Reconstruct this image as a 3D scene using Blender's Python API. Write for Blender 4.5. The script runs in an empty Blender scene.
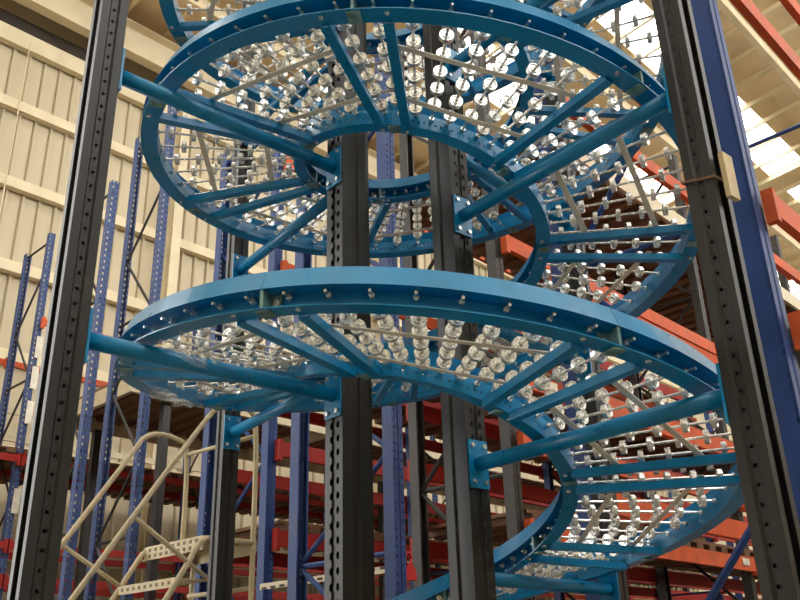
import bpy, math, random
from mathutils import Matrix, Vector
random.seed(7)
sc = bpy.context.scene
COL = sc.collection
R = math.radians

# ------------------------------------------------------------------ camera
CAM = Vector((0.0, -3.2, 1.5))
FPX, PITCH, ROLL, YAW = 863.0, 0.411, -0.03, -0.0288
fw = Vector((math.sin(YAW)*math.cos(PITCH), math.cos(YAW)*math.cos(PITCH), math.sin(PITCH)))
rt = Vector((math.cos(YAW), -math.sin(YAW), 0.0))
up = rt.cross(fw)
rt2 = rt*math.cos(ROLL) + up*math.sin(ROLL)
up2 = -rt*math.sin(ROLL) + up*math.cos(ROLL)
cd = bpy.data.cameras.new('camera')
cd.sensor_width = 36.0
cd.lens = 36.0*FPX/800.0
cd.clip_start = 0.05
cd.clip_end = 300
cam = bpy.data.objects.new('camera', cd)
COL.objects.link(cam)
m = Matrix((rt2, up2, -fw)).transposed().to_4x4()
m.translation = CAM
cam.matrix_world = m
sc.camera = cam

# ------------------------------------------------------------------ light
w = bpy.data.worlds.new('sky')
sc.world = w
w.use_nodes = True
w.node_tree.nodes['Background'].inputs[0].default_value = (1.0, 0.985, 0.955, 1)
w.node_tree.nodes['Background'].inputs[1].default_value = 4.9
sc.view_settings.view_transform = 'Standard'
sc.view_settings.look = 'None'
sc.view_settings.gamma = 1.0
sc.view_settings.use_curve_mapping = False
sc.view_settings.exposure = 0.36

# ------------------------------------------------------------------ warehouse axes (racks and walls run along W1, depth is W2)
AZ1 = R(41.622)
W1 = Vector((math.sin(AZ1), math.cos(AZ1), 0))
W2 = Vector((-math.cos(AZ1), math.sin(AZ1), 0))
ORG = Vector((0, -3.2, 0))
def W(a, b, z=0.0):
    return ORG + W1*a + W2*b + Vector((0, 0, z))
UP = Vector((0, 0, 1))

# ------------------------------------------------------------------ materials
def lin(c):
    return tuple(((v/255)/12.92 if v/255 <= .04045 else (((v/255)+.055)/1.055)**2.4) for v in c) + (1,)
def mat(name, rgb, rough=.5, metal=0.0, var=.12, scale=6.0, holes=None, bump=0.0, streak=False, rgb2=None):
    """procedural paint or metal; holes=(u0 list, v period, ru, rv) punches see-through holes laid out in metres on the UV map"""
    mt = bpy.data.materials.new(name)
    mt.use_nodes = True
    nt = mt.node_tree; N = nt.nodes; L = nt.links
    b = N['Principled BSDF']
    b.inputs['Roughness'].default_value = rough
    b.inputs['Metallic'].default_value = metal
    tc = N.new('ShaderNodeTexCoord')
    nz = N.new('ShaderNodeTexNoise'); nz.inputs['Scale'].default_value = scale
    nz.inputs['Detail'].default_value = 5
    if streak:
        mp = N.new('ShaderNodeMapping'); mp.inputs['Scale'].default_value = (1, 1, .06)
        L.new(tc.outputs['Object'], mp.inputs[0]); L.new(mp.outputs[0], nz.inputs['Vector'])
    else:
        L.new(tc.outputs['Object'], nz.inputs['Vector'])
    cr = N.new('ShaderNodeValToRGB')
    c = lin(rgb)
    lo = lin(rgb2) if rgb2 else tuple(v*(1-2*var) for v in c[:3]) + (1,)
    hi = tuple(min(1, v*(1+var)) for v in c[:3]) + (1,)
    cr.color_ramp.elements[0].position = .3; cr.color_ramp.elements[0].color = lo
    cr.color_ramp.elements[1].position = .62; cr.color_ramp.elements[1].color = hi
    L.new(nz.outputs['Fac'], cr.inputs[0])
    L.new(cr.outputs[0], b.inputs['Base Color'])
    rr = N.new('ShaderNodeMapRange'); rr.inputs['To Min'].default_value = max(.05, rough-.1); rr.inputs['To Max'].default_value = min(1, rough+.12)
    L.new(nz.outputs['Fac'], rr.inputs[0]); L.new(rr.outputs[0], b.inputs['Roughness'])
    if bump:
        bp = N.new('ShaderNodeBump'); bp.inputs['Strength'].default_value = bump; bp.inputs['Distance'].default_value = .01
        L.new(nz.outputs['Fac'], bp.inputs['Height']); L.new(bp.outputs[0], b.inputs['Normal'])
    if holes:
        us, per, ru, rv = holes
        uv = N.new('ShaderNodeUVMap')
        sx = N.new('ShaderNodeSeparateXYZ'); L.new(uv.outputs[0], sx.inputs[0])
        def mth(op, a, bb=None):
            n = N.new('ShaderNodeMath'); n.operation = op
            for i, v in enumerate((a, bb)):
                if v is None: continue
                if isinstance(v, (int, float)): n.inputs[i].default_value = v
                else: L.new(v, n.inputs[i])
            return n.outputs[0]
        fv = mth('SUBTRACT', mth('FRACT', mth('DIVIDE', sx.outputs[1], per)), .5)
        dv = mth('DIVIDE', mth('MULTIPLY', fv, per), rv)
        dv2 = mth('MULTIPLY', dv, dv)
        tot = None
        for u0 in us:
            du = mth('DIVIDE', mth('SUBTRACT', sx.outputs[0], u0), ru)
            h = mth('LESS_THAN', mth('ADD', mth('MULTIPLY', du, du), dv2), 1.0)
            tot = h if tot is None else mth('MAXIMUM', tot, h)
        tr = N.new('ShaderNodeBsdfTransparent')
        mx = N.new('ShaderNodeMixShader')
        L.new(tot, mx.inputs[0]); L.new(b.outputs[0], mx.inputs[1]); L.new(tr.outputs[0], mx.inputs[2])
        L.new(mx.outputs[0], N['Material Output'].inputs['Surface'])
    return mt

M = {}
def u_mid(path, i):
    '''metres along an open path to the middle of its segment i'''
    return sum(math.dist(path[k], path[k+1]) for k in range(i)) + math.dist(path[i], path[i+1])/2
OUTER = [(-.09, -.02), (-.09, -.043), (-.062, -.043), (-.056, -.036), (-.034, -.036), (-.028, -.043), (0, -.043),
         (0, -.012), (-.006, -.008), (-.006, .008), (0, .012),
         (0, .043), (-.028, .043), (-.034, .036), (-.056, .036), (-.062, .043), (-.09, .043), (-.09, .02)]
RACK = [(-.085, -.03), (-.085, -.045), (0, -.045), (0, -.009), (-.005, -.006), (-.005, .006), (0, .009), (0, .045), (-.085, .045), (-.085, .03)]
HOLES_OUT = [u_mid(OUTER, 3), u_mid(OUTER, 13)]
HOLES_WEB = [u_mid(RACK, 2), u_mid(RACK, 6)]
HOLES_ALL = HOLES_WEB + [u_mid(RACK, 1)-.012, u_mid(RACK, 7)+.012]
M['blue'] = mat('bright_blue_paint', (0, 126, 180), .3, var=.06, scale=9)
M['rail'] = mat('blue_rail_paint', (0, 126, 180), .3, var=.06, scale=7, holes=([.026], .021, .004, .004))
M['zinc'] = mat('zinc_plate', (230, 230, 226), .25, .65, .05, 40)
M['strip'] = mat('galvanised_strip', (226, 220, 204), .5, .1, .06, 20)
M['jointplate'] = mat('bare_joint_plate', (112, 150, 150), .5, .2, .3, 25)
M['post'] = mat('black_post_paint', (36, 35, 35), .44, .15, .2, 5, holes=(HOLES_OUT, .05, .0055, .006), streak=True)
M['core'] = mat('black_core_post_paint', (24, 24, 24), .42, .15, .2, 5, holes=([.190, .234], .05, .0085, .013), streak=True)
M['rackblue'] = mat('navy_rack_paint', (26, 60, 122), .55, 0, .1, 5)
M['upblue'] = mat('navy_upright_paint', (26, 60, 122), .55, 0, .1, 5, holes=(HOLES_WEB, .05, .007, .011))
M['upgrey'] = mat('grey_blue_upright_paint', (58, 80, 128), .55, .1, .1, 5, holes=(HOLES_ALL, .075, .010, .016))
M['upblack'] = mat('dark_upright_paint', (46, 42, 40), .5, .1, .1, 5, holes=(HOLES_WEB, .05, .007, .011))
M['brace'] = mat('dark_brace_paint', (48, 46, 46), .5, .2, .15, 8)
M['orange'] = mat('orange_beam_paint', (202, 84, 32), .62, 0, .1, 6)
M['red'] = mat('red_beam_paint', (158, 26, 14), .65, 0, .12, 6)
M['bracket'] = mat('white_connector_paint', (225, 220, 205), .5, 0, .08, 8)
M['wall'] = mat('cream_cladding', (198, 187, 160), .75, 0, .07, 1.2, streak=True)
M['girt'] = mat('cream_girt_paint', (220, 208, 178), .65, 0, .05, 2)
M['dark'] = mat('dark_gap_fill', (60, 52, 44), .8, 0, .1, 3)
M['roof'] = mat('tan_roof_sheet', (226, 204, 164), .75, 0, .08, .8)
M['purlin'] = mat('pale_purlin_paint', (222, 208, 176), .6, 0, .06, 2)
M['deck'] = mat('brown_deck_sheet', (112, 78, 54), .7, 0, .15, 2.5)
M['cream'] = mat('cream_tube_paint', (192, 179, 148), .45, 0, .06, 8)
M['tread'] = mat('cream_perforated_tread', (200, 186, 150), .5, 0, .06, 8)
M['concrete'] = mat('concrete_floor', (118, 112, 103), .6, 0, .12, .7, bump=.1)
M['hookred'] = mat('red_tool_paint', (190, 28, 20), .4, 0, .1, 9)
M['wood'] = mat('pale_board', (206, 188, 150), .7, 0, .1, 10)
M['hole'] = mat('tread_perforation', (128, 116, 92), .7, 0, .1, 8)
M['wire'] = mat('rusty_wire', (120, 92, 66), .6, .6, .1, 30)

mt = bpy.data.materials.new('skylight_sheet'); mt.use_nodes = True
nt = mt.node_tree; nt.nodes.remove(nt.nodes['Principled BSDF'])
tb = nt.nodes.new('ShaderNodeBsdfTransparent'); tb.inputs[0].default_value = (.95, .95, .93, 1)
nt.links.new(tb.outputs[0], nt.nodes['Material Output'].inputs['Surface'])
M['sky'] = mt

mt = bpy.data.materials.new('clear_stretch_film'); mt.use_nodes = True
nt = mt.node_tree; N = nt.nodes; b = N['Principled BSDF']
b.inputs['Base Color'].default_value = (.85, .87, .88, 1); b.inputs['Roughness'].default_value = .18
tr = N.new('ShaderNodeBsdfTransparent'); mx = N.new('ShaderNodeMixShader')
nz = N.new('ShaderNodeTexNoise'); nz.inputs['Scale'].default_value = 30
mr = N.new('ShaderNodeMapRange'); mr.inputs['To Min'].default_value = .1; mr.inputs['To Max'].default_value = .45
nt.links.new(nz.outputs['Fac'], mr.inputs[0]); nt.links.new(mr.outputs[0], mx.inputs[0])
nt.links.new(tr.outputs[0], mx.inputs[1]); nt.links.new(b.outputs[0], mx.inputs[2])
nt.links.new(mx.outputs[0], N['Material Output'].inputs['Surface'])
M['film'] = mt

# ------------------------------------------------------------------ builders
def mesh(name, V, F, mt, uv=None, smooth=False):
    me = bpy.data.meshes.new(name)
    me.from_pydata([tuple(v) for v in V], [], F)
    if uv:
        ul = me.uv_layers.new(name='UVMap')
        i = 0
        for f in uv:
            for c in f:
                ul.data[i].uv = c; i += 1
    if smooth:
        me.polygons.foreach_set('use_smooth', [True]*len(me.polygons))
    me.materials.append(M[mt])
    me.update()
    return me
def obj(name, me, parent=None, mw=None):
    o = bpy.data.objects.new(name, me)
    COL.objects.link(o)
    if parent is not None:
        o.parent = parent
        if parent.type == 'EMPTY':
            o.matrix_parent_inverse = Matrix.Translation(-parent.location)
    if mw is not None: o.matrix_basis = mw
    return o
def tag(o, label=None, cat=None, group=None, kind=None):
    for k, v in (('label', label), ('category', cat), ('group', group), ('kind', kind)):
        if v: o[k] = v
    return o
def thing(name, loc, label, cat, group=None):
    o = bpy.data.objects.new(name, None)
    o.empty_display_size = .2
    o.location = loc
    COL.objects.link(o)
    return tag(o, label, cat, group)

class MB:
    def __init__(s): s.V = []; s.F = []
    def box(s, c, ex, ey, ez):
        """c centre, ex/ey/ez half-extent vectors"""
        c = Vector(c); n = len(s.V)
        for k in (-1, 1):
            for j in (-1, 1):
                for i in (-1, 1):
                    s.V.append(c + ex*i + ey*j + ez*k)
        q = [(0, 2, 3, 1), (4, 5, 7, 6), (0, 1, 5, 4), (2, 6, 7, 3), (0, 4, 6, 2), (1, 3, 7, 5)]
        if ex.cross(ey).dot(ez) < 0: q = [f[::-1] for f in q]
        s.F += [tuple(n+i for i in f) for f in q]
        return s
    def tube(s, pts, r, seg=10, cap=True):
        pts = [Vector(p) for p in pts]; n0 = len(s.V)
        t0 = (pts[1]-pts[0]).normalized()
        ref = UP if abs(t0.z) < .9 else Vector((1, 0, 0))
        x = ref.cross(t0).normalized()
        for i, p in enumerate(pts):
            if i == 0: t = pts[1]-pts[0]
            elif i == len(pts)-1: t = pts[-1]-pts[-2]
            else: t = (pts[i+1]-p).normalized() + (p-pts[i-1]).normalized()
            t.normalize(); x = (x - t*x.dot(t)).normalized(); y = t.cross(x)
            for k in range(seg):
                a = 2*math.pi*k/seg
                s.V.append(p + x*math.cos(a)*r + y*math.sin(a)*r)
        for i in range(len(pts)-1):
            for k in range(seg):
                a = n0+i*seg+k; b2 = n0+i*seg+(k+1) % seg
                s.F.append((a, b2, b2+seg, a+seg))
        if cap:
            s.F.append(tuple(n0+k for k in range(seg))[::-1])
            e = n0+(len(pts)-1)*seg
            s.F.append(tuple(e+k for k in range(seg)))
        return s
    def prism(s, prof, x, y, p0, p1):
        """closed profile (list of 2-D) in axes x,y swept from p0 to p1"""
        n0 = len(s.V); n = len(prof)
        for p in (p0, p1):
            for (u, v) in prof: s.V.append(Vector(p) + x*u + y*v)
        for k in range(n):
            s.F.append((n0+k, n0+(k+1) % n, n0+n+(k+1) % n, n0+n+k))
        s.F.append(tuple(range(n0, n0+n))[::-1]); s.F.append(tuple(range(n0+n, n0+2*n)))
        return s
    def me(s, name, mt, smooth=False): return mesh(name, s.V, s.F, mt, None, smooth)

def thick(path, t):
    """closed outline of an open 2-D path given wall thickness t to its left"""
    out = []
    for i, p in enumerate(path):
        d = []
        for (q0, q1) in ((path[i-1], p) if i else (None, None), (p, path[i+1]) if i < len(path)-1 else (None, None)):
            if q0 is None: continue
            v = Vector((q1[0]-q0[0], q1[1]-q0[1])).normalized(); d.append(Vector((-v.y, v.x)))
        n = d[0] if len(d) == 1 else (d[0]+d[1])/(1+d[0].dot(d[1]))
        out.append((p[0]+n.x*t, p[1]+n.y*t))
    return out
def upright_mesh(name, path, z0, z1, mt, t=.004):
    """sheet-metal upright: open path in plan (web faces +x), UV u = metres along the path, v = metres up"""
    inn = thick(path, t); n = len(path)
    V = []; F = []; UVs = []
    u = [0.0]
    for i in range(1, n): u.append(u[-1]+math.dist(path[i], path[i-1]))
    for z in (z0, z1):
        for p in path: V.append((p[0], p[1], z))
        for p in inn: V.append((p[0], p[1], z))
    for i in range(n-1):
        F.append((i, i+1, 2*n+i+1, 2*n+i)[::-1]); UVs.append([(u[i], z0), (u[i+1], z0), (u[i+1], z1), (u[i], z1)][::-1])
        F.append((n+i+1, n+i, 3*n+i, 3*n+i+1)[::-1]); UVs.append([(u[i+1], z0), (u[i], z0), (u[i], z1), (u[i+1], z1)][::-1])
        F.append((i, n+i, n+i+1, i+1)[::-1]); UVs.append([(9, 9)]*4)
        F.append((2*n+i, 2*n+i+1, 3*n+i+1, 3*n+i)[::-1]); UVs.append([(9, 9)]*4)
    for i in (0, n-1):
        F.append((i, n+i, 3*n+i, 2*n+i)); UVs.append([(9, 9)]*4)
    return mesh(name, V, F, mt, UVs)
def flip(path): return [(x, -y) for x, y in path][::-1]
# spiral post: web .09 wide, sides .12 deep with a shallow groove carrying the hole row, lips at the open back
POST = [(-.12, -.022), (-.12, -.05), (-.080, -.05), (-.074, -.043), (-.046, -.043), (-.040, -.05), (0, -.05),
        (0, -.012), (-.006, -.008), (-.006, .008), (0, .012),
        (0, .05), (-.040, .05), (-.046, .043), (-.074, .043), (-.080, .05), (-.12, .05), (-.12, .022)]
def hex_bolt(mb, c, ax, r=.011, h=.009):
    mb.tube([c, Vector(c)+ax*h], r, 6)

# ------------------------------------------------------------------ the hall
fl = MB().box((8, 10, -.05), Vector((45, 0, 0)), Vector((0, 45, 0)), Vector((0, 0, .05)))
tag(obj('floor', fl.me('floor', 'concrete')), kind='structure')

# back wall of ribbed cladding, each sheet its own piece
wb = MB().box(W(18, 14.16, 7.2), W1*19, W2*.03, UP*7.2)
wall = tag(obj('wall_back', wb.me('wall_back', 'wall')), kind='structure')
pr = [(0, 0), (0, .022), (.004, .06), (.012, .075), (.044, .075), (.052, .06), (.056, .022), (.278, .022), (.278, 0)]
pm = MB().prism(pr, W1, -W2, Vector((0, 0, 0)), Vector((0, 0, 13.0)))
pme = pm.me('panel', 'wall')
for i in range(100):
    obj('panel', pme, wall, Matrix.Translation(W(-.6+.302*i, 14.13, 0)))
gp = [(0, .1), (.16, .1), (.16, .07), (.172, .07), (.172, .112), (0, .112), (0, -.112), (.172, -.112), (.172, -.07), (.16, -.07), (.16, -.1), (0, -.1)]
gme = MB().box((0, 0, 0), W1*19, W2*.075, UP*.10).me('girt', 'girt')
for z in (11.3, 9.72, 8.14, 6.56, 4.98, 3.4):
    obj('girt', gme, wall, Matrix.Translation(W(18, 14.0, z)))
obj('girt', MB().box((0, 0, 0), W1*19, W2*.075, UP*.17).me('girt', 'girt'), wall, Matrix.Translation(W(18, 13.98, 12.72)))
obj('gap_strip', MB().box(W(18, 14.06, 13.05), W1*19, W2*.03, UP*.22).me('gap_strip', 'dark'), wall)  # dark strip painting the shade of the open gap under the eaves
for a in (8.06, 14.06, 20.06):
    cm = MB()
    for s in (-1, 1): cm.box(W(a, 13.77+.1*s, 6.6), W1*.1, W2*.012, UP*6.6)
    cm.box(W(a, 13.77, 6.6), W1*.012, W2*.1, UP*6.6)
    obj('column', cm.me('column', 'girt'), wall)
for a in (4.75, 9.3, 12.2):
    obj('sag_rod', MB().tube([W(a, 13.9, 3.4), W(a, 13.9, 12.7)], .012, 6).me('sag_rod', 'girt'), wall)

# eaves beam
eb = MB()
eb.box(W(18, 13.62, 13.62), W1*19, W2*.02, UP*.36)
eb.box(W(18, 13.52, 13.25), W1*19, W2*.12, UP*.012)
eb.box(W(18, 13.52, 13.99), W1*19, W2*.12, UP*.012)
tag(obj('trim_1', eb.me('trim_1', 'girt')), kind='structure')

# roof: ribbed sheets in strips, skylight strips left clear, purlins and rafters below
RE, RS = 14.3, .10
def roofz(b): return RE + RS*(14-b)
RDIR = (W2*-1 + UP*RS).normalized()
RN = W1.cross(RDIR).normalized()
if RN.z < 0: RN = -RN
ceil = None
bands = [(14.4, 10.5), (9.2, 7.2), (6.2, 3.4), (2.4, .2), (-.8, -3), (-4, -6.2), (-7.2, -8.8)]
skyb = [(10.5, 9.2), (7.2, 6.2), (3.4, 2.4), (.2, -.8), (-3, -4), (-6.2, -7.2)]  # strips beyond the visible ones are added to let in more light
def roofpiece(a0, a1, b0, b1, off=0.0, th=.02):
    mb = MB(); bm = (b0+b1)/2
    mb.box(W((a0+a1)/2, bm, roofz(bm)+off), W1*((a1-a0)/2), RDIR*(abs(b0-b1)/2*math.sqrt(1+RS*RS)), RN*th)
    return mb
ceil = tag(obj('ceiling', roofpiece(-6, 44, 14.4, 10.5).me('ceiling', 'roof')), kind='structure')
for (b0, b1) in bands[1:]:
    obj('roof_sheet', roofpiece(-6, 44, b0, b1).me('roof_sheet', 'roof'), ceil)
for j, (b0, b1) in enumerate(skyb):
    a = (-7.2, -9.75, -6, -6, -6, -6)[j]; k = 0
    while a < 43.9:
        if (k+j) % 3 == 2:
            obj('roof_sheet', roofpiece(a, a+1.25, b0, b1).me('roof_sheet', 'roof'), ceil)
            a += 1.25
        else:
            obj('skylight_pane', roofpiece(a, a+2.5, b0, b1, 0, .004).me('skylight_pane', 'sky'), ceil)
            a += 2.5
        k += 1
# sheet ribs (along the fall of the roof) and purlins
for i in range(50):
    a = -5.4 + .98*i
    pb = MB().box(W(a, 2.8, roofz(2.8)-.12), W1*.03, RDIR*11.6, RN*.06)
    obj('purlin', pb.me('purlin', 'purlin'), ceil)
for b in (12.2, 8.2, 4.9, 1.2, -3.3):
    obj('rafter', MB().box(W(19, b, roofz(b)-.33), W1*25, W2*.07, UP*.13).me('rafter', 'purlin'), ceil)

wr = MB().box(W(40, 3, 7.5), W1*.1, W2*11.5, UP*7.5)
tag(obj('wall_right', wr.me('wall_right', 'wall')), kind='structure')

wf = MB().box(W(18, -9, 5.5), W1*25, W2*.1, UP*5.5)  # unseen wall added to block low light, open above for high light
tag(obj('wall_front', wf.me('wall_front', 'wall')), kind='structure')
wl = MB().box(W(-6.2, 2.7, 7.1), W1*.1, W2*11.4, UP*7.1)  # unseen wall added and raised to cut light from the left
tag(obj('wall_left', wl.me('wall_left', 'wall')), kind='structure')

# ------------------------------------------------------------------ spiral conveyor
Z0 = 2.3065
RO, RI = 1.152, .478             # tips of the outer and inner rail flanges
FLG, FLG_IN = .060, .050          # flange widths of outer and inner rail
ZK = [2.303, 2.128, 1.954, 1.786, 1.629, 1.486, 1.362, 1.265, 1.177, 1.049, .875, .700, .516, .341, .191, .063, -.136, -.357, -.569, -.777]
def zphi(d):
    """height of the rail bottom at d degrees (0 = front of the lower turn, growing towards the right post and down)"""
    t = (d+900)/60.0
    if t <= 0: return Z0 + ZK[0] - t*.172
    if t >= len(ZK)-1: return Z0 + ZK[-1] - (t-len(ZK)+1)*.2
    i = int(t); f = t-i
    g = lambda k: ZK[0]+.172*(-k) if k < 0 else (ZK[k] if k < len(ZK) else ZK[-1]-.2*(k-len(ZK)+1))
    p0, p1, p2, p3 = g(i-1), g(i), g(i+1), g(i+2)
    return Z0 + .5*((2*p1) + (-p0+p2)*f + (2*p0-5*p1+4*p2-p3)*f*f + (-p0+3*p1-3*p2+p3)*f**3)
def P(r, d, z=0.0):
    a = R(d); return Vector((r*math.sin(a), -r*math.cos(a), zphi(d)+z))
def rdir(d):
    a = R(d); return Vector((math.sin(a), -math.cos(a), 0))
def tdir(d):
    a = R(d); return Vector((math.cos(a), math.sin(a), 0))

spiral = thing('spiral_conveyor', (0, 0, 0), 'tall bright blue spiral gravity conveyor of silver skate wheels on black posts', 'conveyor')
def rail(name, r0, sgn, d0, d1, seg=14):
    """web with a guard above and two flanges pointing away from the wheels; r0 = flange tip radius, sgn = +1 outer"""
    t = .004; f = FLG if sgn > 0 else FLG_IN; g = .025; H = .122; C = .060
    pf = [(-g, H), (0, C), (-f, C), (-f, .004), (0, .004), (0, 0), (-f-t, 0), (-f-t, C+t), (-t*1.5, C+t), (-g-t, H)]
    n = len(pf); V = []; F = []; U = []
    pl = [0.0]
    for i in range(n): pl.append(pl[-1]+math.dist(pf[i], pf[(i+1) % n]))
    ds = [d0+(d1-d0)*k/seg for k in range(seg+1)]
    for d in ds:
        for (x, z) in pf: V.append(P(r0+sgn*x, d, z))
    rm = r0-sgn*f
    for k in range(seg):
        for i in range(n):
            q = (k*n+i, k*n+(i+1) % n, (k+1)*n+(i+1) % n, (k+1)*n+i)
            u0, u1 = R(ds[k])*rm, R(ds[k+1])*rm
            v0, v1 = pf[i][1], pf[(i+1) % n][1]
            web = i in (2, 6)
            # holes sit on the web only: u axis of the material = height, v axis = arc length
            if web: uvq = [(v0, u0), (v1, u0), (v1, u1), (v0, u1)]
            else: uvq = [(9, 9)]*4
            if sgn < 0: q = q[::-1]; uvq = uvq[::-1]
            F.append(q); U.append(uvq)
    F.append(tuple(range(n))[::-1] if sgn > 0 else tuple(range(n)))
    e = seg*n
    F.append(tuple(e+i for i in range(n)) if sgn > 0 else tuple(e+i for i in range(n))[::-1])
    return mesh(name, V, F, 'rail', U)

# skate wheel, axle along local X
def wheel_arrays(seg=12):
    pr = [(.0095, .0065), (.0095, .0115), (.005, .0135), (.005, .019), (.0085, .0215), (.0085, .0245),
          (-.0085, .0245), (-.0085, .0215), (-.005, .019), (-.005, .0135), (-.0095, .0115), (-.0095, .0065)]
    V = []; F = []; n = len(pr)
    for k in range(seg):
        a = 2*math.pi*k/seg
        for (x, r) in pr: V.append(Vector((x, r*math.cos(a), r*math.sin(a))))
    for k in range(seg):
        for i in range(n-1):
            a = k*n+i; b2 = ((k+1) % seg)*n+i
            F.append((a, a+1, b2+1, b2)[::-1])
    return V, F
WV, WF = wheel_arrays()
wheel_me = mesh('skate_wheel', WV, WF, 'zinc')
ro_w, ri_w = RO-FLG, RI+FLG_IN      # radii of the two webs
rod = MB().tube([(ri_w-.03, 0, 0), (ro_w+.045, 0, 0)], .0048, 8)
for x in (ri_w-.012, ri_w+.012, ro_w-.008, ro_w+.012):
    rod.tube([(x-.004, 0, 0), (x+.004, 0, 0)], .0095, 6)
rod_me = rod.me('axle_rod', 'zinc')

STEP = 49.5
J0 = 27.0
KS = range(-25, 5)
wheels = []
rodz = .048
beam_prof = [(-.017, -.008), (.017, -.008), (.017, .020), (.013, .020), (.013, -.004), (-.013, -.004), (-.013, .020), (-.017, .020)]
for k in KS:
    dj = J0+STEP*k
    d1 = dj+STEP
    obj('outer_rail', rail('outer_rail', RO, 1, dj+.06, d1-.06), spiral)
    obj('inner_rail', rail('inner_rail', RI, -1, dj+.06, d1-.06), spiral)
    # bare plates closing the joint between two sections
    for (r0, sg, nm) in ((RO, 1, 'joint_plate'), (RI, -1, 'joint_plate')):
        mb = MB(); rr = rdir(dj); tt = tdir(dj)
        f = FLG if sg > 0 else FLG_IN
        mb.box(P(r0-sg*(f*.52), dj, .031), rr*(f*.46), tt*.005, UP*.027)
        mb.box(P(r0-sg*(f-.004), dj, .031), rr*.0035, tt*.035, UP*.026)
        mb.box(P(r0-sg*(f*.55), dj, -.003), rr*(f*.45), tt*.022, UP*.003)
        jp = tag(obj(nm, mb.me(nm, 'jointplate'), spiral), 'bare pale joint plate between two blue sections')
        bb = MB()
        for s in (-1, 1): hex_bolt(bb, P(r0-sg*(f-.008), dj, .030)+tt*(.022*s), rr*sg)
        tag(obj('bolt', bb.me('bolt', 'zinc'), jp), kind='stuff')
    for db in (dj+5.3, d1-5.3):
        rr = rdir(db)
        mb = MB().prism(beam_prof, tdir(db), UP, P(ri_w-.004, db, -.006), P(ro_w+.004, db, -.006))
        cb = obj('cross_beam', mb.me('cross_beam', 'blue'), spiral)
        bb = MB()
        for rr_ in (RO-.02, RI+.02): hex_bolt(bb, P(rr_, db, 0), -UP, .008, .006)
        tag(obj('bolt', bb.me('bolt', 'zinc'), cb), kind='stuff')
    for rs in (.680, .960):
        p0, p1 = P(rs, dj+4.5, .0205), P(rs, d1-4.5, .0205)
        t = (p1-p0).normalized(); sd = UP.cross(t).normalized()
        obj('spacer_strip', MB().box((p0+p1)/2, t*((p1-p0).length/2), sd*.011, t.cross(sd)*.0015).me('spacer_strip', 'strip'), spiral)
    for i in range(8):
        d = dj+STEP*(i+.5)/8
        mw = Matrix.Translation((0, 0, zphi(d)+rodz)) @ Matrix.Rotation(R(d-90), 4, 'Z')
        ro = obj('axle_rod', rod_me, spiral, mw)
        rs = [.580+.091*q for q in range(6)] if i % 2 else [.6255+.091*q for q in range(5)]
        for r in rs:
            wheels.append((ro, r, mw))
def screen(p):
    d = p-CAM; zz = d.dot(fw)
    if zz < .2: return None
    return 400+FPX*d.dot(rt2)/zz, 300-FPX*d.dot(up2)/zz, zz
ranked = []
for q in wheels:
    s = screen(q[2] @ Vector((q[1], 0, 0)))
    vis = s and -10 < s[0] < 810 and -10 < s[1] < 610
    ranked.append((s[2] if vis else 1e3, len(ranked), q))
ranked.sort(key=lambda t: t[:2])
SV = []; SF = []
for n, (_, _, (ro, r, mw)) in enumerate(ranked):
    if n < 300:
        o = obj('skate_wheel', wheel_me, ro, Matrix.Translation((r, 0, 0)) @ Matrix.Rotation(random.uniform(0, .5), 4, 'X'))
    else:
        base = len(SV); T = mw @ Matrix.Translation((r, 0, 0))
        SV += [T @ v for v in WV]; SF += [tuple(base+i for i in f) for f in WF]
tag(obj('skate_wheels', mesh('skate_wheels', SV, SF, 'zinc'), spiral), kind='stuff')

# posts: (x, y) of the web centre, heading of the web
def post(nm, x, y, tx, ty, mt, z1=7.2):
    hd = math.atan2(ty-y, tx-x)
    key = 'pm_'+mt
    me = bpy.data.meshes.get(key) or upright_mesh(key, OUTER if mt == 'post' else POST, 0, z1, mt)
    o = obj(nm, me, spiral, Matrix.Translation((x, y, 0)) @ Matrix.Rotation(hd, 4, 'Z'))
    fp = MB().box((-.06, 0, .006), Vector((.11, 0, 0)), Vector((0, .1, 0)), Vector((0, 0, .006)))
    obj('foot_plate', fp.me('foot_plate', mt if False else 'brace'), o)
    return o
OUTP = {'FL': (-1.010, -.862, -48.5), 'FR': (.838, -.888, 43.3), 'BL': (-.985, 1.0, -135.6), 'BR': (.79, .93, 139.7)}
INP = {'FL': (-.335, -.215), 'FR': (.17, -.15), 'BL': (-.335, .19), 'BR': (.17, .2)}
for q in OUTP:
    ox, oy, dp = OUTP[q]; ix, iy = INP[q]
    post('support_post', ox, oy, ix, iy, 'post')
    post('core_post', ix, iy, ox, oy, 'core')
    dv = Vector((ix-ox, iy-oy, 0)); ln = dv.length; dv.normalize(); sd = UP.cross(dv)
    for turn in range(-4, 2):
        d = dp+360*turn
        if not (J0+STEP*KS[0] < d < J0+STEP*(KS[-1]+1)): continue
        za = zphi(d)-(.066 if q == 'FL' and turn == -1 else .036 if q == 'FL' else .048)
        if za < .2 or za > 7: continue
        p0 = Vector((ox, oy, za)); p1 = Vector((ix, iy, za))
        arm = obj('support_arm', MB().tube([p0+dv*.004, p1-dv*.004], .0265, 16).me('support_arm', 'blue', True), spiral)
        for p, s in ((p0, 1), (p1, -1)):
            mb = MB().box(p+dv*(.004*s), dv*.004, sd*.046, UP*.085)
            bp = obj('bracket_plate', mb.me('bracket_plate', 'blue'), arm)
            bb = MB()
            for u_ in (-.028, .028):
                for v_ in (-.065, .065): hex_bolt(bb, p+dv*(.008*s)+sd*u_+UP*v_, dv*s, .009, .007)
            tag(obj('bracket_bolt', bb.me('bracket_bolt', 'zinc'), arm), kind='stuff')

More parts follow.
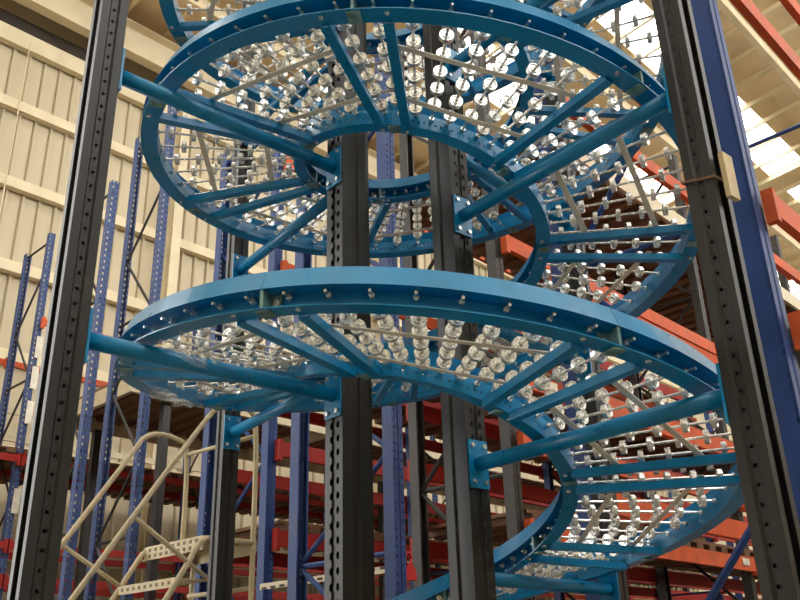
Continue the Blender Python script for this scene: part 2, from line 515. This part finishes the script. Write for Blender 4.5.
# ------------------------------------------------------------------ pallet racks
def rack(label, a0, b0, depth, frames, height, umat, beams, group=None, bmat='orange', braces=True, panel=.62, bh=.06, brmat='brace', z_first=.35, decks=(), backh=None, edge=None, big=1.0):
    """frames: a-offsets of the upright frames; beams: (z, a-from, a-to, front?, material)"""
    rk = thing('pallet_rack', W(a0, b0), label, 'rack', group)
    prof = [(x*big, y*big) for x, y in RACK]
    um = upright_mesh('upright', prof, 0, height, umat)
    ub = upright_mesh('upright', prof, 0, backh, umat) if backh else um
    hd = math.atan2(-W2.y, -W2.x)
    for fa in frames:
        for bb, dr, me in ((0, 0, um), (depth, math.pi, ub)):
            obj('upright', me, rk, Matrix.Translation(W(a0+fa, b0+bb)) @ Matrix.Rotation(hd+dr, 4, 'Z'))
        if braces:
            z = z_first; s = 0
            while z+panel < height-.1:
                b_lo, b_hi = (b0+.06, b0+depth-.06) if s % 2 == 0 else (b0+depth-.06, b0+.06)
                obj('brace', MB().tube([W(a0+fa, b_lo, z), W(a0+fa, b_hi, z+panel)], .017, 6).me('brace', brmat if fa == 0 else 'brace'), rk)
                if s % 3 == 0:
                    obj('brace', MB().tube([W(a0+fa, b0+.06, z), W(a0+fa, b0+depth-.06, z)], .017, 6).me('brace', brmat), rk)
                z += panel; s += 1
            obj('brace', MB().tube([W(a0+fa, b0+.06, height-.12), W(a0+fa, b0+depth-.06, height-.12)], .017, 6).me('brace', brmat), rk)
    cprof = [(-.022, -bh), (.022, -bh), (.022, bh*.4), (.010, bh*.4), (.010, bh), (-.022, bh)]
    for (z, f0, f1, side, mt) in beams:
        bb = b0-.045 if side == 0 else b0+depth+.045
        y = W2 if side == 0 else -W2
        o = obj('beam', MB().prism(cprof, y, UP, W(a0+f0+.05, bb, z), W(a0+f1-.05, bb, z)).me('beam', mt), rk)
        for f in (f0, f1):
            s = .05 if f == f0 else -.05
            mb = MB().box(W(a0+f+s*.6, bb, z-.01), W1*.02, W2*.028, UP*.085)
            obj('connector', mb.me('connector', mt if mt != 'cream' else 'bracket'), o)
    for dk in decks:
        z, f0, f1 = dk[:3]
        dw = dk[3] if len(dk) > 3 else depth
        n = int((f1-f0)/.24)
        o = obj('deck', MB().box(W(a0+(f0+f1)/2, b0+dw/2, z+.08), W1*((f1-f0)/2), W2*(dw/2), UP*.012).me('deck', 'deck'), rk)
        rm = MB().box((0, 0, 0), W1*.06, W2*(dw/2), UP*.024).me('deck_rib', 'deck')
        for i in range(n):
            obj('deck_rib', rm, o, Matrix.Translation(W(a0+f0+.12+i*.24, b0+dw/2, z+.045)))
    if edge:
        z, f0, f1 = edge
        obj('edge_beam', MB().box(W(a0+(f0+f1)/2, b0-.075, z+.05), W1*((f1-f0)/2), W2*.02, UP*.09).me('edge_beam', 'cream'), rk)
    return rk

O, RD, CR = 'orange', 'red', 'cream'
# near rack on the right
rA = rack('blue and orange pallet rack right of the spiral, its post nearest the camera', 3.72, 1.195, 1.12, [0, 2.78, 5.4], 5.6, 'upblue',
     [(z, f, g, s, O) for f, g in ((0, 2.78), (2.78, 5.4)) for s in (0, 1) for z in (.9, 1.62, 2.30, 2.84, 3.46, 4.86)] + [(5.5, 0, 2.78, 0, O), (5.5, 0, 2.78, 1, O)],
     panel=1.15, bh=.06, brmat='rackblue', z_first=.02, big=1.28)
# rack behind the spiral
rB = rack('dark red and orange pallet rack directly behind the spiral', 3.66, 3.46, .95, [1.12, 4.7, 7.6], 6.9, 'upblack',
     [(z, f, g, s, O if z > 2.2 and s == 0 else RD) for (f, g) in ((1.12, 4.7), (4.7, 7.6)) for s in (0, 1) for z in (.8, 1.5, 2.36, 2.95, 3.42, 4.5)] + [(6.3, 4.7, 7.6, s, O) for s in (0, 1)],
     panel=.8, bh=.062, decks=((5.75, 1.9, 10.0, 1.85), (2.42, 1.2, 7.6), (1.55, 1.2, 7.6), (3.48, 1.2, 7.6)), edge=(5.78, 1.9, 10.0))  # lower shelf decks added to block light; the top deck is real
rE = rack('tall blue rack end frame behind the black core posts', 3.66, 3.50, .95, [0], 6.0, 'upblue', [], panel=.6, brmat='rackblue')
# second row, further back
rC = rack('blue rack with red beams behind the rolling ladder', 4.24, 5.45, .93, [0, 2.6, 5.2, 7.8, 10.4, 13], 6.4, 'upblue',
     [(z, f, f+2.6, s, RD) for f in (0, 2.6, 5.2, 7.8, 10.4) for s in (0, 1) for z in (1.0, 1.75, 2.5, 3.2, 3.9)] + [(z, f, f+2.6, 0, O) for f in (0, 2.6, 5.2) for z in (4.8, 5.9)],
     panel=.7, brmat='rackblue', decks=((4.9, 2.6, 7.8), (2.56, .1, 7.8), (3.96, .1, 7.8), (1.8, .1, 7.8)))  # lower shelf decks added to darken the space between the beams
rR = rack('tall perforated rack frame rising to the left of the spiral', 4.69, 8.27, .85, [0], 8.6, 'upgrey', [], panel=.85, backh=8.15)
rS = rack('shorter perforated rack frame just right of the left black post', 4.10, 8.40, .80, [0], 6.95, 'upgrey', [], panel=.85)
rT = rack('perforated blue rack with orange and red beams along the cream wall', 4.75, 11.56, .85, [0, 3.1, 6.2, 9.3, 12.4, 15.5, 18.6], 7.72, 'upgrey',
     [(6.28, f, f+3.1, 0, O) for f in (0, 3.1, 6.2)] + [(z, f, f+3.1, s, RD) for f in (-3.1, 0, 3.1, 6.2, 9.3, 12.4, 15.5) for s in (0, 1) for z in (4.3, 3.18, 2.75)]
     + [(5.9, f, f+3.1, 1, O) for f in (-3.1, 0, 3.1, 6.2)] + [(z, f, f+3.1, 1, CR) for f in (-3.1, 0, 3.1) for z in (5.2, 4.8)], panel=.85, bh=.046, backh=7.65, decks=((4.36, -6.0, 24, 2.05),))  # long deck added to shade the wall below the red beams
# mezzanine shelf deck to the left, carried above the red beams
md = thing('mezzanine_deck', W(5.02, 9.25), 'brown ribbed mezzanine deck with cream edge beams above the ladder', 'deck')
obj('deck', MB().box(W(15, 10.28, 4.98), W1*9.98, W2*1.02, UP*.015).me('deck', 'deck'), md)  # real deck at the left, its right-hand stretch added to shade the wall
rbm = MB().box((0, 0, 0), W1*.06, W2*1.0, UP*.025).me('deck_rib', 'deck')
for i in range(80):
    obj('deck_rib', rbm, md, Matrix.Translation(W(5.18+.247*i, 10.28, 4.94)))
for b in (9.28, 11.27):
    obj('edge_beam', MB().box(W(15, b, 4.86), W1*9.98, W2*.03, UP*.1).me('edge_beam', 'cream'), md)
for a in (5.05, 8.3, 11.6, 15, 18.4):
    obj('edge_beam', MB().box(W(a, 10.28, 4.86), W1*.03, W2*.98, UP*.1).me('edge_beam', 'cream'), md)
for a in (5.6, 11.2, 15.2, 19):
    for b in (9.4, 11.15):
        obj('column', MB().box(W(a, b, 2.38), W1*.05, W2*.05, UP*2.38).me('column', 'brace'), md)

# cream perforated strut along the rack end
st = MB()
p0, p1 = W(4.13, 3.95, 2.15), W(4.13, 5.40, 2.12)
st.box((p0+p1)/2, W2*((p1-p0).length/2), W1*.004, UP*.022)
so = tag(obj('perforated_strut', st.me('perforated_strut', 'cream')), 'cream perforated strut running between the two blue rack frames', 'strut')
for i in range(14):
    obj('slot', MB().box(p0.lerp(p1, (i+.5)/14)-W1*.005, W2*.028, W1*.002, UP*.008).me('slot', 'dark'), so)

# white label plates on beams
def plate(nm, par, a, b, z, hw, hh, mt='bracket'):
    return obj(nm, MB().box(W(a, b, z), W1*hw, W2*.004, UP*hh).me(nm, mt), par)
for (a, z) in ((5.5, 2.37), (6.3, 2.96), (5.2, 3.43), (8.1, 2.37)):
    plate('label_plate', rB, a, 3.46-.075, z, .07, .03)
for (a, z) in ((5.1, 2.5), (6.1, 3.2), (5.6, 1.75), (7.2, 2.5)):
    plate('label_plate', rC, a, 5.45-.075, z, .09, .035)
for z in (5.45, 4.95, 3.75, 5.9):
    plate('label_plate', rT, 4.78, 11.53, z, .045, .16)

# ------------------------------------------------------------------ rolling ladder
LB, LW = 4.16, .60
lad = thing('rolling_ladder', W(2.3, LB), 'cream tubular rolling ladder with perforated treads behind the left rear post', 'ladder')
def lp(a, bw, z): return W(a, LB+bw, z)
SL = (2.24-1.90)/(2.78-2.57)
zP = 2.23
for bw in (0, LW):
    a_foot = 2.78-(zP-.05)/SL
    pts = [lp(a_foot, bw, .05)]
    pts += [lp(2.74, bw, zP-.06), lp(2.765, bw, zP-.025), lp(2.80, bw, zP), lp(3.12, bw, zP)]
    obj('stringer', MB().tube(pts, .017, 8).me('stringer', 'cream', True), lad)
for i in range(9):
    z = .25+.22*i
    a = 2.78-(zP-z)/SL
    tr_ = MB()
    tr_.box(lp(a+.09, LW/2, z), W1*.11, W2*(LW/2-.01), UP*.004)
    tr_.box(lp(a-.02, LW/2, z-.02), W1*.003, W2*(LW/2-.01), UP*.024)
    t = obj('tread', tr_.me('tread', 'tread'), lad)
    dots = MB()
    for q in range(9):
        dots.box(lp(a-.024, .06+.06*q, z-.02), W1*.0015, W2*.011, UP*.009)
    tag(obj('tread_hole', dots.me('tread_hole', 'hole'), t), kind='stuff')
pf = MB().box(lp(2.96, LW/2, zP+.01), W1*.18, W2*(LW/2), UP*.005)
for s, a in ((0, 2.78), (1, 3.14)): pf.box(lp(a, LW/2, zP-.025), W1*.004, W2*(LW/2), UP*.038)
pfo = obj('platform', pf.me('platform', 'tread'), lad)
dots = MB()
for q in range(9):
    for e in range(2):
        dots.box(lp(2.775, .06+.06*q, zP-.042+.034*e), W1*.002, W2*.012, UP*.009)
    for e in range(5):
        dots.box(lp(2.83+.065*e, .06+.06*q, zP+.004), W1*.016, W2*.012, UP*.0015)
tag(obj('platform_hole', dots.me('platform_hole', 'hole'), pfo), kind='stuff')
# handrails
def curve(pts, n=6):
    out = [Vector(p) for p in pts]
    for _ in range(2):
        q = [out[0]]
        for i in range(len(out)-1):
            q += [out[i].lerp(out[i+1], .25), out[i].lerp(out[i+1], .75)]
        q.append(out[-1]); out = q
    return out
far = curve([lp(2.05, LW, 1.90), lp(2.26, LW, 2.22), lp(2.62, LW, 2.77), lp(2.73, LW, 2.95), lp(3.00, LW, 2.93), lp(3.02, LW, 2.84), lp(3.03, LW, 2.60), lp(3.03, LW, zP)])
obj('handrail', MB().tube(far, .016, 8).me('handrail', 'cream', True), lad)
near = curve([lp(1.35, 0, .83), lp(2.06, 0, 1.88), lp(2.76, 0, 2.92), lp(2.86, 0, 3.02), lp(3.08, 0, 3.02), lp(3.11, 0, 2.90), lp(3.12, 0, 2.6), lp(3.12, 0, .05)])
obj('handrail', MB().tube(near, .016, 8).me('handrail', 'cream', True), lad)
obj('rear_leg', MB().tube([lp(3.12, LW, .05), lp(3.12, LW, zP)], .016, 8).me('rear_leg', 'cream', True), lad)
obj('back_rail', MB().tube([lp(3.02, LW, 2.84), lp(3.11, 0, 2.86)], .014, 8).me('back_rail', 'cream', True), lad)
obj('back_rail', MB().tube([lp(3.10, LW, 1.98), lp(3.12, 0, 1.98)], .014, 8).me('back_rail', 'cream', True), lad)
obj('brace', MB().tube([lp(2.26, LW, 2.22), lp(2.67, LW, 2.00)], .013, 8).me('brace', 'cream', True), lad)
obj('brace', MB().tube([lp(2.35, 0, 2.30), lp(2.85, 0, 2.00)], .013, 8).me('brace', 'cream', True), lad)
obj('brace', MB().tube([lp(2.55, LW, 1.20), lp(3.12, LW, 1.9)], .013, 8).me('brace', 'cream', True), lad)
for (a, bw) in ((2.78-(zP-.05)/SL, 0), (2.78-(zP-.05)/SL, LW), (3.12, 0), (3.12, LW)):
    obj('caster', MB().tube([lp(a, bw-.015, .04), lp(a, bw+.015, .04)], .04, 12).me('caster', 'brace', True), lad)

# ------------------------------------------------------------------ small things
def film(name, c, ux, uy, nx, ny, amp, label, seed):
    rnd = random.Random(seed)
    V = []; F = []
    for j in range(ny+1):
        for i in range(nx+1):
            u_ = i/nx-.5; v_ = j/ny-.5
            sq = 1-.3*(.5-v_)*(1+.5*math.sin(seed+7*v_))
            n = ux.cross(uy).normalized()
            fold = math.sin(17*u_+6*v_+seed)*.6+math.sin(31*u_-11*v_)*.4
            V.append(Vector(c)+ux*u_*sq+uy*v_*(1+.25*math.sin(9*u_+seed))+n*(amp*fold+rnd.uniform(-.002, .002)))
    for j in range(ny):
        for i in range(nx):
            a = j*(nx+1)+i; F.append((a, a+1, a+nx+2, a+nx+1))
    o = obj(name, mesh(name, V, F, 'film', None, True))
    return tag(o, label, 'plastic film', 'stretch film scraps on the left of the lower turn')
d = -97
film('plastic_film', P(RO-.09, d, -.02), tdir(d)*.30, UP*.05+rdir(d)*.16, 28, 16, .012, 'crumpled clear plastic film hanging under the left edge of the lower turn', 3)
d = -44
film('plastic_film', P(RO-.12, d, -.03), tdir(d)*.16, rdir(d)*.13+UP*.05, 22, 14, .011, 'torn clear plastic film caught under the wheels by the left support tube', 5)

# wire tie and pale board on the right post
ox, oy, _ = OUTP['FR']; ix, iy = INP['FR']
hd = Vector((ix-ox, iy-oy, 0)).normalized(); sdv = UP.cross(hd)
cpt = Vector((ox, oy, 0))-hd*.045
loop = []
for (u_, v_) in ((-.052, -.048), (.052, -.048), (.052, .048), (-.052, .048), (-.052, -.048)):
    loop.append(cpt+hd*u_+sdv*v_+UP*(2.83+.015*u_/.06))
tag(obj('wire_tie', MB().tube(loop, .005, 6).me('wire_tie', 'wire')), 'thin rusty wire twisted around the right black post', 'wire')
bd = MB().box(cpt-hd*.066+UP*2.83-sdv*.012, hd*.008, sdv*.026, UP*.075)
tag(obj('wooden_board', bd.me('wooden_board', 'wood')), 'short pale board tied behind the right black post', 'board')

# red lifting hook standing on the rack beam behind the lower inner rail
hk = thing('lifting_hook', W(3.757, 3.535, 2.0), 'small red lifting hook hanging beside the blue rack frame', 'hook')
c = W(3.757, 3.535, 2.06)
mb = MB().prism([(-.05, -.06), (.05, -.06), (.04, 0), (.015, .03), (-.015, .03), (-.04, 0)], W1, UP, c-W2*.02, c+W2*.02)
obj('body', mb.me('body', 'hookred'), hk)
ring = [c+UP*.06+W1*(.026*math.cos(t*math.pi/6))+UP*(.034*math.sin(t*math.pi/6)) for t in range(13)]
obj('ring', MB().tube(ring, .009, 6).me('ring', 'hookred', True), hk)
